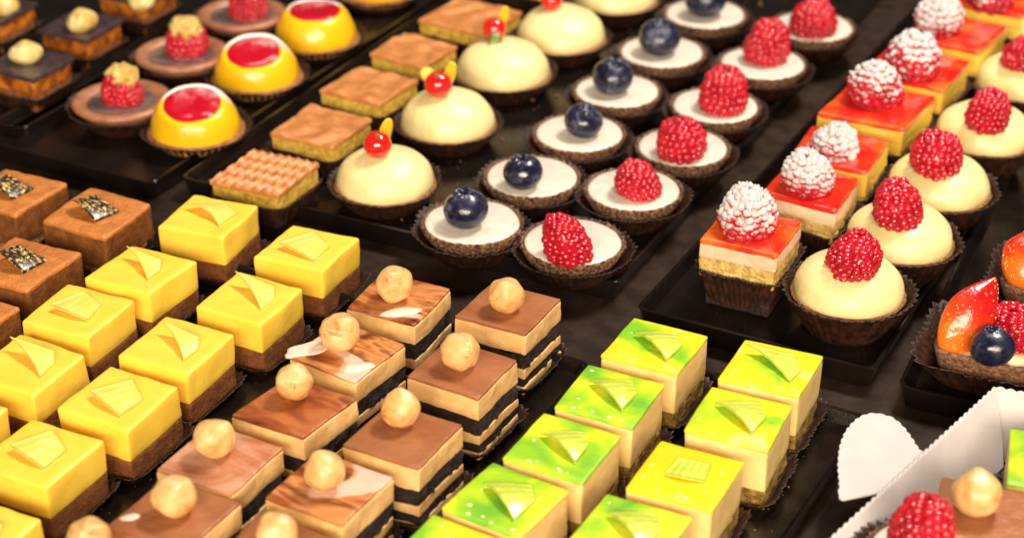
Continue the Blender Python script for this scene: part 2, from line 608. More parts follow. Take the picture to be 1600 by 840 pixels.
RASP = [rasp_mesh(10 + i, M['rasp'], R0=1.22 + .05 * (i % 2), H0=1.92 + .10 * (i % 3)) for i in range(4)]
RDUST = [rasp_mesh(30 + i, M['rasp_dust'], 3, 1.24, 2.0) for i in range(2)]
RDUST2 = [rasp_mesh(40 + i, M['rasp_dust2'], 1, 1.26, 1.85) for i in range(2)]
RTALL = rasp_mesh(55, M['rasp'], R0=1.16, H0=2.45)


def nut_mesh(seed, mat=None, tall=.92):
    rnd = random.Random(seed)
    vs, fs = ico(5)
    V = []
    ph, lob = rnd.uniform(0, 6.28), rnd.choice((5, 6, 7))
    for x, y, z in vs:
        th = math.atan2(y, x)
        rr = 1 + .028 * math.cos(lob * th + ph + 1.5 * nz(x, y, z, 1, seed)) * (1 - z * z) ** .5 + .085 * nz(x, y, z, .8, seed) + .012 * nz(x, y, z, 3, seed)
        # seam / facets
        rr -= .035 * math.exp(-((x * .8 + y * .6 + .2 * z - .15) / .05) ** 2) * (1 if seed % 2 else .2)
        tip = .20 * max(0, z) ** 10
        V.append((x * rr, y * rr, z * rr * tall + tip))
    me = bpy.data.meshes.new('hazelnut')
    k = (.80 + .016 * (seed % 6)) * S
    me.from_pydata([(v[0] * k, v[1] * k, v[2] * k) for v in V], [], fs)
    me.materials.append(mat or M['nut'])
    me.polygons.foreach_set('use_smooth', [True] * len(fs))
    return me


NUTS = [nut_mesh(i + 1) for i in range(6)]
GNUTS = [nut_mesh(i + 21, M['goldnut'], .8) for i in range(3)]


def blueberry_mesh(seed):
    rnd = random.Random(seed)
    prof, n = [], 40
    rr = 1.13
    # bottom to crown, then down into the calyx
    for i in range(15):
        a = -math.pi / 2 + (math.pi / 2 + 1.13) * i / 14
        prof.append((max(.02, rr * math.cos(a)), rr * .86 * math.sin(a)))
    top = prof[-1][1]
    prof += [(.44, top + .05), (.40, top + .11), (.34, top + .05), (.28, top - .10), (.14, top - .16), (.02, top - .13)]

    def shape(th, r, z, i):
        if 15 <= i <= 17:
            st = abs(math.cos(2.5 * th))
            return r * (1 + .22 * (st - .5)), z + .09 * (st - .6)
        return r * (1 + .03 * nz(math.cos(th), math.sin(th), z, 1.2, seed)), z
    v, f = revolve(prof, n, shape)
    me = bpy.data.meshes.new('blueberry')
    me.from_pydata([(a[0] * S, a[1] * S, (a[2] + .95) * S) for a in v], [], f)
    me.materials.append(M['blue'])
    me.polygons.foreach_set('use_smooth', [True] * len(f))
    return me


BLUES = [blueberry_mesh(i) for i in range(3)]


def shard(parent, name, A, B, C, D, mat, z, bulge=.25, ridges=7, bow=(0, 0), thick=.07, ridge=.03, n=28, m=12, curl=0.0):
    """curved chocolate shard; A-B is its free edge, D-C the far edge; ridges run across"""
    V, Fc = [], []
    for side in (0, 1):
        for i in range(n + 1):
            u = i / n
            q = 4 * u * (1 - u)
            for j in range(m + 1):
                v = j / m
                x = (A[0] * (1 - u) + B[0] * u + bow[0] * q) * (1 - v) + (D[0] * (1 - u) + C[0] * u) * v
                y = (A[1] * (1 - u) + B[1] * u + bow[1] * q) * (1 - v) + (D[1] * (1 - u) + C[1] * u) * v
                zz = (A[2] * (1 - u) + B[2] * u) * (1 - v) + (D[2] * (1 - u) + C[2] * u) * v
                zz += bulge * q * (1 - v) ** .8 + curl * math.sin(math.pi * v)
                zz += ridge * math.cos(u * ridges * 2 * math.pi)
                V.append((x, y, zz + z + (thick if side == 0 else 0)))
    st = (n + 1) * (m + 1)
    for i in range(n):
        for j in range(m):
            a = i * (m + 1) + j
            Fc.append((a, a + m + 1, a + m + 2, a + 1))
            Fc.append((st + a, st + a + 1, st + a + m + 2, st + a + m + 1))

    def rimq(a, b):
        Fc.append((a, b, b + st, a + st))
    for i in range(n):
        rimq(i * (m + 1), (i + 1) * (m + 1))
        rimq((i + 1) * (m + 1) + m, i * (m + 1) + m)
    for j in range(m):
        rimq(j + 1, j)
        rimq(n * (m + 1) + j, n * (m + 1) + j + 1)
    o = link(name, V, Fc, mat, parent)
    return o


def rotz(p, a, dx=0, dy=0, k=1.0):
    c, s = math.cos(a), math.sin(a)
    return ((p[0] * c - p[1] * s) * k + dx, (p[0] * s + p[1] * c) * k + dy, p[2] * k)


# ------------------------------------------------------------------ table and trays
link('counter', [(-90, -10, 0), (110, -10, 0), (110, 190, 0), (-90, 190, 0)], [(0, 1, 2, 3)], M['table'], smooth=False)['kind'] = 'structure'

BZ = .62      # tray floor height


def tray(label, corner, ang, w_, d_, which='right', lip=1.25, base=0.03):
    """corner = front corner px at lip height; w_ along the front edge, d_ to the back; 'right' = front right corner"""
    x0, y0 = at(corner[0], corner[1], lip)
    a = R(ang)
    ex, ey = (math.cos(a), math.sin(a)), (-math.sin(a), math.cos(a))
    s = -1 if which == 'right' else 1
    b = -1 if which == 'farright' else 1
    s = 1 if which == 'left' else -1
    cx = x0 + ex[0] * w_ / 2 * s + ey[0] * d_ / 2 * b
    cy = y0 + ex[1] * w_ / 2 * s + ey[1] * d_ / 2 * b
    loops = [(.42, .0), (.30, .06), (.03, lip - .12), (0, lip - .04), (.05, lip), (.17, lip), (.22, lip - .05), (.45, BZ + .08), (.56, BZ)]
    V, Fc = [], []
    cn = 5
    for ins, z in loops:
        hw, hd, r = w_ / 2 - ins, d_ / 2 - ins, max(.12, .5 - ins * .4)
        for q, (sx, sy) in enumerate(((1, 1), (-1, 1), (-1, -1), (1, -1))):
            for i in range(cn):
                t = (q + i / (cn - 1)) * math.pi / 2
                V.append((sx * (hw - r) + r * math.cos(t), sy * (hd - r) + r * math.sin(t), z))
    n = 4 * cn
    for i in range(len(loops) - 1):
        for k in range(n):
            k2 = (k + 1) % n
            Fc.append((i * n + k, i * n + k2, (i + 1) * n + k2, (i + 1) * n + k))
    Fc.append(tuple((len(loops) - 1) * n + k for k in range(n)))
    Fc.append(tuple(reversed(range(n))))
    o = link('serving_tray', V, Fc, M['black'], smooth=False)
    o.location = (cx * S, cy * S, base * S)
    o.rotation_euler = (0, 0, a)
    o['label'] = label
    o['category'] = 'tray'
    o['group'] = 'black serving trays on the counter'
    return o


TR = {}
TR['centre'] = tray('black tray in the centre holding wafer slices, lemon domes and berry tarts', (962, 444), -26.6, 25.6, 62, 'right')
tray('black tray holding the sugared jelly slices and raspberry topped cream domes', (1366, 580), -28, 11.7, 66, 'right')
tray('black tray at the right edge under the mixed fruit tarts', (1402, 603), -24, 22, 60, 'left')
TR['green'] = tray('black tray under the two columns of green glazed cakes', (1362, 650), -29, 10.6, 30, 'farright')
tray('black tray at the upper left holding red jelly domes and gold tipped raspberries', (236, 288), -27.5, 13.0, 40, 'right')
tray('black tray in the top left corner under the dark gilded nut cakes', (34, 203), -27.5, 20, 40, 'right')
TR['lower'] = tray('large black tray at the lower left under truffle, lemon and hazelnut cakes', (925, 566), -28, 36, 36, 'farright')

# ------------------------------------------------------------------ cakes
ROT = -27.5
cnt = [0]


def seedn():
    cnt[0] += 1
    return cnt[0]


def liner(t, w_, h=.75, seed=0, z=0.02, rt=None):
    v, f = cup(w_ / 2 + .06, rt or (w_ / 2 + .42), h, 48, .07, True, seed, .1)
    link('paper_case', v, f, M['paper'], t, (0, 0, z))


def yellow_cake(px, label, rot=ROT, w_=3.62, sh=0):
    s = seedn()
    x, y = at(px[0], px[1], BZ + 2.75)
    t = thing('lemon_cake', label, 'cake', 'yellow lemon cakes on the left', x, y, BZ, R(rot))
    wp = mkwarp(s)
    liner(t, w_, .55, s)
    v, f = block(w_ - .04, w_ - .04, .1, 1.2, .06, 14, 4, wp, .035, 2.2, s)
    link('cocoa_layer', v, f, M['cocoa'], t)
    v, f = block(w_, w_, 1.19, 2.75, .13, 14, 5, wp, .035, 1.0, s + 2)
    link('lemon_mousse', v, f, M['yellow'], t)
    rnd = random.Random(s * 5)
    a, dx, dy, k = rnd.uniform(-.18, .18), rnd.uniform(-.15, .15), rnd.uniform(-.15, .15), rnd.uniform(.95, 1.1)
    if sh == 0:
        P = [(1.0, -.85, .0), (-1.25, .75, .52), (.70, .80, .16), (1.0, .20, .0)]
        P = [rotz(p, a, dx, dy, k) for p in P]
        shard(t, 'chocolate_shard', *P, M['yellow_curl'], 2.76, .08, 3, (.1, .08), .045, .004)
    elif sh == 1:
        P = [(1.05, -.95, .0), (-1.05, -.45, .22), (-.2, 1.25, .12), (1.05, .45, .0)]
        P = [rotz(p, a, dx, dy, k) for p in P]
        shard(t, 'chocolate_shard', *P, M['yellow_curl'], 2.76, .10, 4, (-.1, -.05), .05, .007)
    else:
        P = [(.9, -.9, .0), (-1.25, .2, .30), (-.1, 1.25, .06), (1.1, .5, .0)]
        P = [rotz(p, a, dx, dy, k) for p in P]
        shard(t, 'chocolate_shard', *P, M['yellow_curl'], 2.76, .16, 3, (.15, .15), .045, .005)
    return t


YL = [((325, 337), 'yellow lemon cake nearest the wafer slices, at the far end of the outer row', -22, 2),
      ((219, 420), 'yellow lemon cake second from the far end of the outer row with raised shard', -26, 0),
      ((122, 484), 'yellow lemon cake just in front of the brown truffle cakes, its shard lying low', -24, 1),
      ((42, 568), 'yellow lemon cake cut by the left edge with its raised shard still in view', -26, 0),
      ((-88, 655), 'yellow lemon cake of which only the right corner shows at the left edge', -26, 0),
      ((480, 386), 'yellow lemon cake beside the farthest marbled hazelnut cake, ending the inner row', -24, 1),
      ((389, 464), 'yellow lemon cake second from the far end of the inner lemon cake row', -26, 0),
      ((275, 538), 'yellow lemon cake in the middle of the inner row with a raised pale shard', -26, 0),
      ((185, 620), 'yellow lemon cake fourth in the inner row with a striped shard and tall cocoa base', -26, 1),
      ((61, 706), 'large near yellow lemon cake with a striped shard, above the bottom left corner', -25, 1),
      ((-44, 832), 'yellow lemon cake at the very bottom left corner, mostly cut off', -26, 0)]
for p, lab, r, sh in YL:
    yellow_cake(p, lab, r, sh=sh)


def white_drops(t, s, half, z, num, mat):
    rnd = random.Random(s)
    V, Fc = [], []
    vs, fs = ico(2)
    for i in range(num):
        e = rnd.random() < .6
        cx = rnd.uniform(.55, .88) * half * (1 if rnd.random() < .5 else -1) if not e else rnd.uniform(-.8, .9) * half
        cy = -half * rnd.uniform(.78, .88) if e else rnd.uniform(-.85, .85) * half
        r = rnd.uniform(.035, .085)
        o = len(V)
        V.extend((cx + a[0] * r * 1.3, cy + a[1] * r, z + a[2] * r * .5) for a in vs)
        Fc.extend(tuple(q + o for q in f) for f in fs)
    link('sugar_drops', V, Fc, mat, t)


def green_cake(px, label, rot=ROT, mat='green', w_=3.5, sh=0, base=None, group='green and gold glazed cakes on the front tray'):
    s = seedn()
    b = BZ if base is None else base
    x, y = at(px[0], px[1], b + 2.98)
    t = thing('pistachio_cake', label, 'cake', group, x, y, b, R(rot))
    wp = mkwarp(s, .05)
    liner(t, w_, .5, s)
    v, f = block(w_ - .06, w_ - .06, .08, .92, .08, 22, 4, wp, .11, 2.4, s)
    link('crumble_base', v, f, M['crumb_gold'], t)
    v, f = block(w_ - .03, w_ - .03, .9, 2.9, .09, 14, 5, wp, .02, 1.2, s + 2)
    link('vanilla_mousse', v, f, M['pale_cream'], t)
    v, f = block(w_ + .02, w_ + .02, 2.78, 3.0, .10, 14, 2, wp, .02, .9, s + 4)
    link('glaze_top', v, f, M[mat], t)
    white_drops(t, s, w_ / 2, 3.0, 8, M['drop'])
    rnd = random.Random(s * 5)
    a, dx, dy, k = rnd.uniform(-.12, .12), rnd.uniform(-.1, .1), rnd.uniform(-.1, .1), rnd.uniform(.95, 1.08)
    if sh == 0:
        P = [(1.0, -.95, .02), (-1.05, .25, .10), (.50, 1.20, .02), (1.05, .38, .02)]
        P = [rotz(p, a, dx, dy, k) for p in P]
        shard(t, 'chocolate_shard', *P, M['green_curl'], 3.0, .26, 4, (.0, .05), .055, .009, curl=.05)
    elif sh == 1:
        P = [(1.1, -.75, .02), (-1.3, .65, .30), (.6, 1.15, .05), (1.15, .25, .02)]
        P = [rotz(p, a, dx, dy, k) for p in P]
        shard(t, 'chocolate_shard', *P, M['green_curl'], 3.0, .08, 4, (.0, .15), .05, .010)
    else:
        P = [(.85, -.35, .02), (-.7, -.5, .06), (-.55, .75, .02), (.75, .8, .02)]
        P = [rotz(p, a, dx, dy, k) for p in P]
        shard(t, 'chocolate_shard', *P, M['green_curl'], 3.0, .08, 5, (.0, -.1), .05, .012)
    return t


GR = [((1023, 539), 'yellow green glazed cake with a shell shaped shard, farthest of the left column', -27, 'green_y', 0),
      ((953, 617), 'green glazed cake second from the far end of the left green column', -27, 'green', 0),
      ((879, 697), 'bright green glazed cake third in the left column, beside the hazelnut cakes', -30, 'green', 0),
      ((790, 779), 'green glazed cake fourth in the left column, near the bottom edge', -31, 'green', 0),
      ((700, 866), 'green glazed cake cut by the bottom edge with only its far corner showing', -31, 'green_y', 2),
      ((1205, 573), 'pale yellow glazed cake ending the right column, gold crumble showing under it', -25, 'green_y', 1),
      ((1155, 652), 'glazed cake with a dark green spot under its shard, second in the right column', -25, 'green_y', 0),
      ((1071, 741), 'golden yellow glazed cake with a flat hexagonal shard, third in the right column', -26, 'gold_y', 2),
      ((983, 828), 'pale green glazed cake cut by the bottom edge, nearest of the right column', -27, 'green', 0)]
for i, (p, lab, r, mt, sh) in enumerate(GR):
    t = green_cake(p, lab, r, mt, sh=sh)


def hazel_cake(px, nut, label, rot=ROT, mat='marble', w_=3.5, tall=True, base=None, nscale=1.0, group='layered hazelnut cakes', shardp=None):
    s = seedn()
    b = BZ if base is None else base
    top = 3.18
    x, y = at(px[0], px[1], b + top)
    t = thing('hazelnut_cake', label, 'cake', group, x, y, b, R(rot))
    wp0 = mkwarp(s, .09)

    def wp(x_, y_, z_):
        x_, y_, z_ = wp0(x_, y_, z_)
        return x_, y_, z_ + (.10 * nz(x_, y_, z_ * .4, .7, s + 2) + .04 * nz(x_, y_, z_, 1.8, s)) * min(1, max(0, (3.1 - z_) * 1.5))
    liner(t, w_, .6, s)
    lay = [('cream_layer', .08, .42, 'cream', 0), ('sponge_layer', .41, .86, 'crumb', 1), ('cream_layer', .85, 1.30, 'cream', 0),
           ('sponge_layer', 1.29, 2.08, 'crumb', 1), ('cream_layer', 2.07, 3.04, 'cream', 0)]
    for nm, z0, z1, m, rough in lay:
        dw = -.08 if rough else .0
        v, f = block(w_ + dw, w_ + dw, z0, z1, .06, 22 if rough else 12, 3, wp, .16 if rough else .04, 2.6 if rough else 1.6, s + z0 * 9)
        link(nm, v, f, M[m], t)
    v, f = block(w_ - .05, w_ - .05, 3.02, top, .05, 14, 1, wp, .015, 1.2, s + 7)
    link('chocolate_glaze', v, f, M[mat], t)
    ztop = b + top + .72
    nx, ny = at(nut[0], nut[1], ztop)
    c, sn = math.cos(-R(rot)), math.sin(-R(rot))
    lx, ly = (nx - x) * c - (ny - y) * sn, (nx - x) * sn + (ny - y) * c
    rnd = random.Random(s)
    link_me('hazelnut', NUTS[s % 6], t, (lx, ly, top + .74 * nscale), (rnd.uniform(-.9, .9), rnd.uniform(-.9, .9), rnd.uniform(0, 6)), (nscale * rnd.uniform(.94, 1.04), nscale * rnd.uniform(.94, 1.04), nscale))
    if shardp:
        for (cx, cy, aa, ln, wd) in shardp:
            n_, V, Fc = 40, [], []
            for q in range(n_):
                th = 2 * math.pi * q / n_
                rr = 1 + .22 * nz(math.cos(th), math.sin(th), 0, 1.3, s + cx)
                p = rotz((ln / 2 * rr * math.cos(th), wd / 2 * rr * math.sin(th), 0), aa, cx, cy)
                V += [(p[0], p[1], top - .05), (p[0], p[1], top + .015), (cx + (p[0] - cx) * .85, cy + (p[1] - cy) * .85, top + .04)]
            V.append((cx, cy, top + .045))
            for q in range(n_):
                a_, b_ = q * 3, ((q + 1) % n_) * 3
                Fc += [(a_, b_, b_ + 1, a_ + 1), (a_ + 1, b_ + 1, b_ + 2, a_ + 2), (a_ + 2, b_ + 2, 3 * n_)]
            link('white_chocolate_flake', V, Fc, M['white_choc'], t)
    return t


HZ = [((623, 465), (616, 445), 'orange marbled hazelnut cake with a white streak in front, farthest of its column', -26, 'marble', [(.70, -1.05, .75, 1.75, .75)]),
      ((543, 547), (531, 520), 'marbled hazelnut cake with a white chocolate flake sticking out at its left corner', -31, 'marble', [(-1.5, -.75, 1.0, 2.2, 1.0), (1.15, -.85, .85, 1.35, .6)]),
      ((461, 634), (460, 597), 'red brown marbled hazelnut cake third in its column, no white on its glaze', -31, 'marble_dark', None),
      ((345, 715), (335, 685), 'pale pinkish marbled hazelnut cake fourth in its column', -28, 'marble_w', None),
      ((272, 803), (273, 776), 'milk brown hazelnut cake touching the pale marbled one, near the bottom edge', -28, 'glaze', [(-1.35, -.9, .8, .7, .4)]),
      ((170, 880), (138, 844), 'hazelnut cake at the bottom edge of which only the nut top shows', -28, 'marble', None),
      ((794, 480), (791, 462), 'plain milk brown hazelnut cake at the far end of the right hand column', -28, 'glaze', None),
      ((723, 574), (719, 549), 'plain milk brown hazelnut cake second in the right hand column, nut at its centre', -30, 'glaze', None),
      ((630, 678), (626, 639), 'plain grey brown hazelnut cake third in the right hand column with darker glaze', -28, 'glaze', None),
      ((515, 760), (508, 736), 'orange and brown marbled hazelnut cake fourth in the right hand column', -29, 'marble', None),
      ((430, 862), (433, 834), 'hazelnut cake cut by the bottom edge with a wide nut, below the pink marbled one', -29, 'glaze', None)]
for p, q, lab, r, mt, sp_ in HZ:
    hazel_cake(p, q, lab, r, mt, shardp=sp_)


def truffle_cake(px, label, rot=ROT, w_=3.9):
    s = seedn()
    x, y = at(px[0], px[1], BZ + 2.4)
    t = thing('truffle_cake', label, 'cake', 'brown truffle cakes at the left edge', x, y, BZ, R(rot))
    wp = mkwarp(s, .1)
    liner(t, w_, .5, s)
    v, f = block(w_ - .05, w_ - .05, .08, .5, .08, 20, 3, wp, .10, 2.4, s)
    link('biscuit_base', v, f, M['biscuit'], t)
    v, f = block(w_, w_, .48, 2.25, .1, 18, 6, wp, .035, 1.4, s + 2)
    link('truffle_body', v, f, M['truffle_side'], t)
    v, f = block(w_ + .02, w_ + .02, 2.1, 2.4, .12, 18, 2, wp, .04, 1.6, s + 3)
    link('cocoa_topping', v, f, M['truffle'], t)
    rnd = random.Random(s)
    a = rnd.uniform(-.15, .15)
    P = [(.80, -.95, .02), (-1.15, -.55, .45), (-.70, .60, .40), (1.05, .45, .06)]
    P = [rotz(p, a, .0, .1, 1.0) for p in P]
    shard(t, 'flecked_shard', *P, M['fleck'], 2.40, .38, 1, (-.1, -.1), .06, .008)
    # pale crumbs of sugar on the top
    return t


truffle_cake((151, 331), 'brown truffle cake beside the farthest lemon cake, its gold flecked shard standing steep', -27)
truffle_cake((16, 298), 'brown truffle cake at the left edge, farthest back of the truffle cakes', -27)
truffle_cake((34, 410), 'brown truffle cake with the widest gold flecked shard, in front of the other two', -26)
truffle_cake((-68, 496), 'brown truffle cake of which only a corner shows at the left edge', -27)


def wafer_cake(px, label, rot=ROT, w_=4.0, waves=True, mat='wafer'):
    s = seedn()
    top = 2.15
    x, y = at(px[0], px[1], BZ + top)
    t = thing('wafer_slice', label, 'cake', 'brown wafer slices in a row', x, y, BZ, R(rot))
    wp = mkwarp(s, .08)
    v, f = cup(w_ / 2 - .1, w_ / 2 + .25, 1.3, 48, .08, True, s, .1)
    link('paper_case', v, f, M['paper'], t, (0, 0, .02))
    v, f = block(w_ - .15, w_ - .15, .1, .95, .1, 16, 3, wp, .08, 2.4, s)
    link('chocolate_base', v, f, M['crumb'], t)
    v, f = block(w_ - .05, w_ - .05, .93, 1.9, .1, 16, 4, wp, .06, 1.8, s + 2)
    link('yellow_sponge', v, f, M['sponge_y'], t)

    def wave(x_, y_):
        if waves:
            return .075 * math.sin((x_ + .13 * math.sin(y_ * 2 * math.pi / 1.0) + .06 * nz(x_, y_, 0, 1, s)) * 2 * math.pi / .56)
        return .07 * math.sin((x_ * 1.6 + .9 * math.sin(y_ * 1.3 + s)) * 2.2) + .08 * nz(x_, y_, 0, 1.1, s)
    v, f = block(w_ + .08, w_ + .08, 1.88, top, .06, 60 if waves else 30, 2, wp, .02, 2, s + 5, wave)
    link('wavy_wafer_top', v, f, M[mat], t)
    return t


wafer_cake((415, 268), 'brown wafer slice nearest the lemon cakes, its top combed into sharp zigzag waves', -28)
wafer_cake((502, 196), 'brown wafer slice second from the front, smooth ripples and a yellow side', -27, waves=False)
wafer_cake((577, 132), 'brown wafer slice in the middle of its row, left of the redcurrant dome', -30, waves=False)
wafer_cake((646, 77), 'small brown wafer slice fourth in its row with white light glints', -32, waves=False, w_=3.8)
wafer_cake((735, 24), 'large pale pinkish wafer slice near the top edge behind the redcurrant domes', -32, waves=False, w_=4.6)
wafer_cake((832, -42), 'wafer slice at the top edge behind the lemon domes, farthest of its row', -32, waves=False)

# ------------------------------------------------------------------ domes


def dome_prof(Rr, H, z0=0.0, p=2.25, n=16):
    pr = [(Rr * .55, z0 - .02), (Rr * .93, z0)]
    for i in range(n + 1):
        a = (math.pi / 2) * i / n
        c, s_ = max(0, math.cos(a)), math.sin(a)
        r = Rr * c ** (2 / p)
        pr.append((max(r, .02), z0 + .12 + H * s_ ** (2 / p)))
    return pr


def round_case(t, rb, rt, h, s, pleats=44):
    v, f = cup(rb, rt, h, pleats, .09, False, s)
    link('paper_case', v, f, M['paper'], t, (0, 0, .02))


def shell(t, rb, rt, z0, z1, s, mat='shell', flutes=34, amp=.05, inner=None, th=.13):
    prof = [(.1, z0), (rb, z0), (rb + (rt - rb) * .5, (z0 + z1) / 2), (rt, z1 - .08), (rt - .02, z1), (rt - th * .5, z1 + .05), (rt - th, z1), (rt - th - .04, z1 - .2), (.1, z1 - .22)]

    def shape(th_, r, z, i):
        k = min(1, max(0, (z - z0) / (z1 - z0))) if 1 < i < 6 else 0
        x_, y_ = math.cos(th_) * 2.2, math.sin(th_) * 2.2
        return r + amp * k * math.cos(flutes * th_) + .06 * k * nz(x_, y_, z, 3.5, s), z + (.06 * nz(x_, y_, z, 3.2, s) * (1 if i > 2 else 0) if i < 7 else 0)
    v, f = revolve(prof, flutes * 6, shape)
    return link('tart_shell', v, f, M[mat], t)


def local(t_xy, rot, px, h):
    nx, ny = at(px[0], px[1], h)
    c, sn = math.cos(-rot), math.sin(-rot)
    dx, dy = nx - t_xy[0], ny - t_xy[1]
    return dx * c - dy * sn, dx * sn + dy * c


def ellip_leaf(t, name, mat, base, tip, wd, thick=.12):
    """small pointed leaf from base to tip"""
    b, e = Vector(base), Vector(tip)
    d = e - b
    L = d.length
    d.normalize()
    side = Vector((1, .25, 0)).normalized()
    side = (side - d * side.dot(d)).normalized()
    up = d.cross(side)
    V, Fc, n, m = [], [], 10, 8
    for i in range(n + 1):
        u = i / n
        ww = wd * math.sin(math.pi * min(1, u * .95 + .03)) ** .5 * (.75 + .35 * u) + .005
        for j in range(m):
            a = 2 * math.pi * j / m
            p = b + d * (L * u) + side * (ww * math.cos(a)) + up * (thick * math.sin(a) * .5 * math.sin(math.pi * (u * .9 + .05)) + .1 * math.sin(math.pi * u))
            V.append(tuple(p))
    for i in range(n):
        for j in range(m):
            j2 = (j + 1) % m
            Fc.append((i * m + j, i * m + j2, (i + 1) * m + j2, (i + 1) * m + j))
    Fc.append(tuple(range(m - 1, -1, -1)))
    Fc.append(tuple(n * m + j for j in range(m)))
    link(name, V, Fc, mat, t)


def currant_dome(px, cur, label, k=1.0, leaves=('y',), s_cur=1.0):
    """px = centre of the dome's base ellipse"""
    s = seedn()
    zb = 1.0
    x, y = at(px[0], px[1], BZ + zb)
    rz = random.Random(s).uniform(-.3, .3)
    t = thing('lemon_dome', label, 'cake', 'lemon cream domes with redcurrants', x, y, BZ, rz)
    round_case(t, 2.1 * k, 2.95 * k, 1.25, s)
    v, f = revolve([(.1, .12), (2.1 * k, .12), (2.55 * k, zb - .1), (2.72 * k, zb + .05), (2.6 * k, zb + .14), (.1, zb + .14)], 96,
                   lambda th, r, z, i: (r * (1 + .012 * nz(math.cos(th) * 3, math.sin(th) * 3, z, 3, s)), z))
    link('biscuit_base', v, f, M['biscuit'], t)
    v, f = revolve(dome_prof(2.58 * k, 1.85 * k, zb), 72, None,
                   lambda a, b, c: (a + .07 * nz(a, b, c, .8, s), b + .07 * nz(a, b, c, .8, s + 4), c + .06 * nz(a, b, c, .9, s + 8)))
    link('lemon_cream', v, f, M['dome'], t)
    rc = .74 * s_cur
    ztop = zb + 1.92 * k
    lx, ly = local((x, y), rz, cur, BZ + ztop + rc * .75)
    rr = math.hypot(lx, ly)
    if rr > 1.0:
        lx, ly, rr = lx / rr, ly / rr, 1.0
    lz = zb + .12 + 1.85 * k * (1 - (rr / (2.58 * k)) ** 2.25) ** (1 / 2.25) + rc * .80
    vs, fs = ico(4)
    c = link('redcurrant', [(a * rc, b * rc, d * rc * .97) for a, b, d in vs], fs, M['currant'], t, (lx, ly, lz))
    # dried blossom end facing the viewer
    vv, ff = revolve([(.13, 0), (.10, .10), (.05, .16), (.02, .10)], 8)
    link('blossom_end', vv, ff, M['stem'], c, (0, -.42 * rc, .88 * rc), (.5, 0, 0))
    for q, l in enumerate(leaves):
        if l == 'y':
            ellip_leaf(t, 'candied_peel', M['leaf_y'], (lx + .25, ly + .5, lz - .5), (lx + .66, ly + .70, lz + 1.15), .38)
        elif l == 'w':
            ellip_leaf(t, 'candied_peel', M['leaf_y'], (lx - .3, ly + .5, lz - .3), (lx - 1.15, ly + .7, lz + .55), .44)
        else:
            ellip_leaf(t, 'green_leaf', M['leaf_g'], (lx + .05, ly - .55, lz + .15), (lx + .15, ly - 1.25, lz - .75), .42)
    return t


currant_dome((602, 289), (590, 228), 'lemon cream dome with a redcurrant, nearest of its row', 1.0, ('y',))
currant_dome((700, 196), (685, 134), 'lemon cream dome with a redcurrant between two yellow leaves, second of its row', 1.02, ('y', 'w'), 1.05)
currant_dome((786, 117), (765, 40), 'lemon cream dome with an olive green leaf under its redcurrant, third of its row', 1.08, ('y', 'g'), .95)
currant_dome((876, 62), (862, 2), 'lemon cream dome near the top edge, its redcurrant cut by the edge', 1.06, ('w', 'y'), .9)
currant_dome((960, 2), (945, -60), 'lemon cream dome cut by the top edge, farthest of its row', 1.06, ('y',))


def rasp_on(t, me, lx, ly, z, k=1.0, rz=None, s=0, tilt=.08):
    rnd = random.Random(s * 3 + 1)
    return link_me('raspberry', me, t, (lx, ly, z), (rnd.uniform(-tilt, tilt), rnd.uniform(-tilt, tilt), rnd.uniform(0, 6.28) if rz is None else rz), (k * .95,) * 3)


def cream_dome(px, ras, label, k=1.0, rk=1.0):
    s = seedn()
    zb = 1.85
    x, y = at(px[0], px[1], BZ + zb)
    rz = random.Random(s).uniform(-3, 3)
    t = thing('cream_dome', label, 'cake', 'cream domes topped with raspberries', x, y, BZ, rz)
    round_case(t, 1.85 * k, 2.98 * k, 2.1, s, 40)
    v, f = revolve([(.1, .12), (1.75 * k, .12), (2.45 * k, zb - .25), (2.68 * k, zb + .02), (2.55 * k, zb + .12), (.1, zb + .12)], 96,
                   lambda th, r, z, i: (r * (1 + .015 * nz(math.cos(th) * 3, math.sin(th) * 3, z, 3, s)), z + .05 * nz(math.cos(th) * 3, math.sin(th) * 3, z, 2, s)))
    link('biscuit_base', v, f, M['biscuit'], t)
    v, f = revolve(dome_prof(2.56 * k, 1.72 * k, zb - .02, 2.3), 72, None,
                   lambda a, b, c: (a + .08 * nz(a, b, c, .8, s), b + .08 * nz(a, b, c, .8, s + 4), c + .07 * nz(a, b, c, .9, s + 8) * (1 if c < zb + 1 else .6)))
    link('vanilla_cream', v, f, M['dome'], t)
    zt = zb + 1.45 * k
    lx, ly = local((x, y), rz, ras, BZ + zt + 1.05 * rk)
    rasp_on(t, RASP[s % 4], lx, ly, zt, rk, None, s, .15)
    return t


cream_dome((1325, 457), (1333, 392), 'cream dome with a raspberry in a dark paper case, nearest of its row', 1.0, 1.02)
cream_dome((1405, 377), (1405, 312), 'cream dome with a raspberry, second from the front of its row', 1.0, 1.03)
cream_dome((1465, 297), (1466, 233), 'cream dome with a raspberry, third from the front beside the orange jelly slices', 1.02, 1.06)
cream_dome((1536, 215), (1543, 168), 'cream dome with a small raspberry, fourth from the front near the right edge', 1.02, .98)
cream_dome((1596, 134), (1600, 78), 'cream dome cut by the right edge, fifth from the front of its row', 1.02, 1.0)
cream_dome((1650, 62), (1652, 5), 'cream dome at the upper right corner, farthest of its row', 1.02, 1.0)


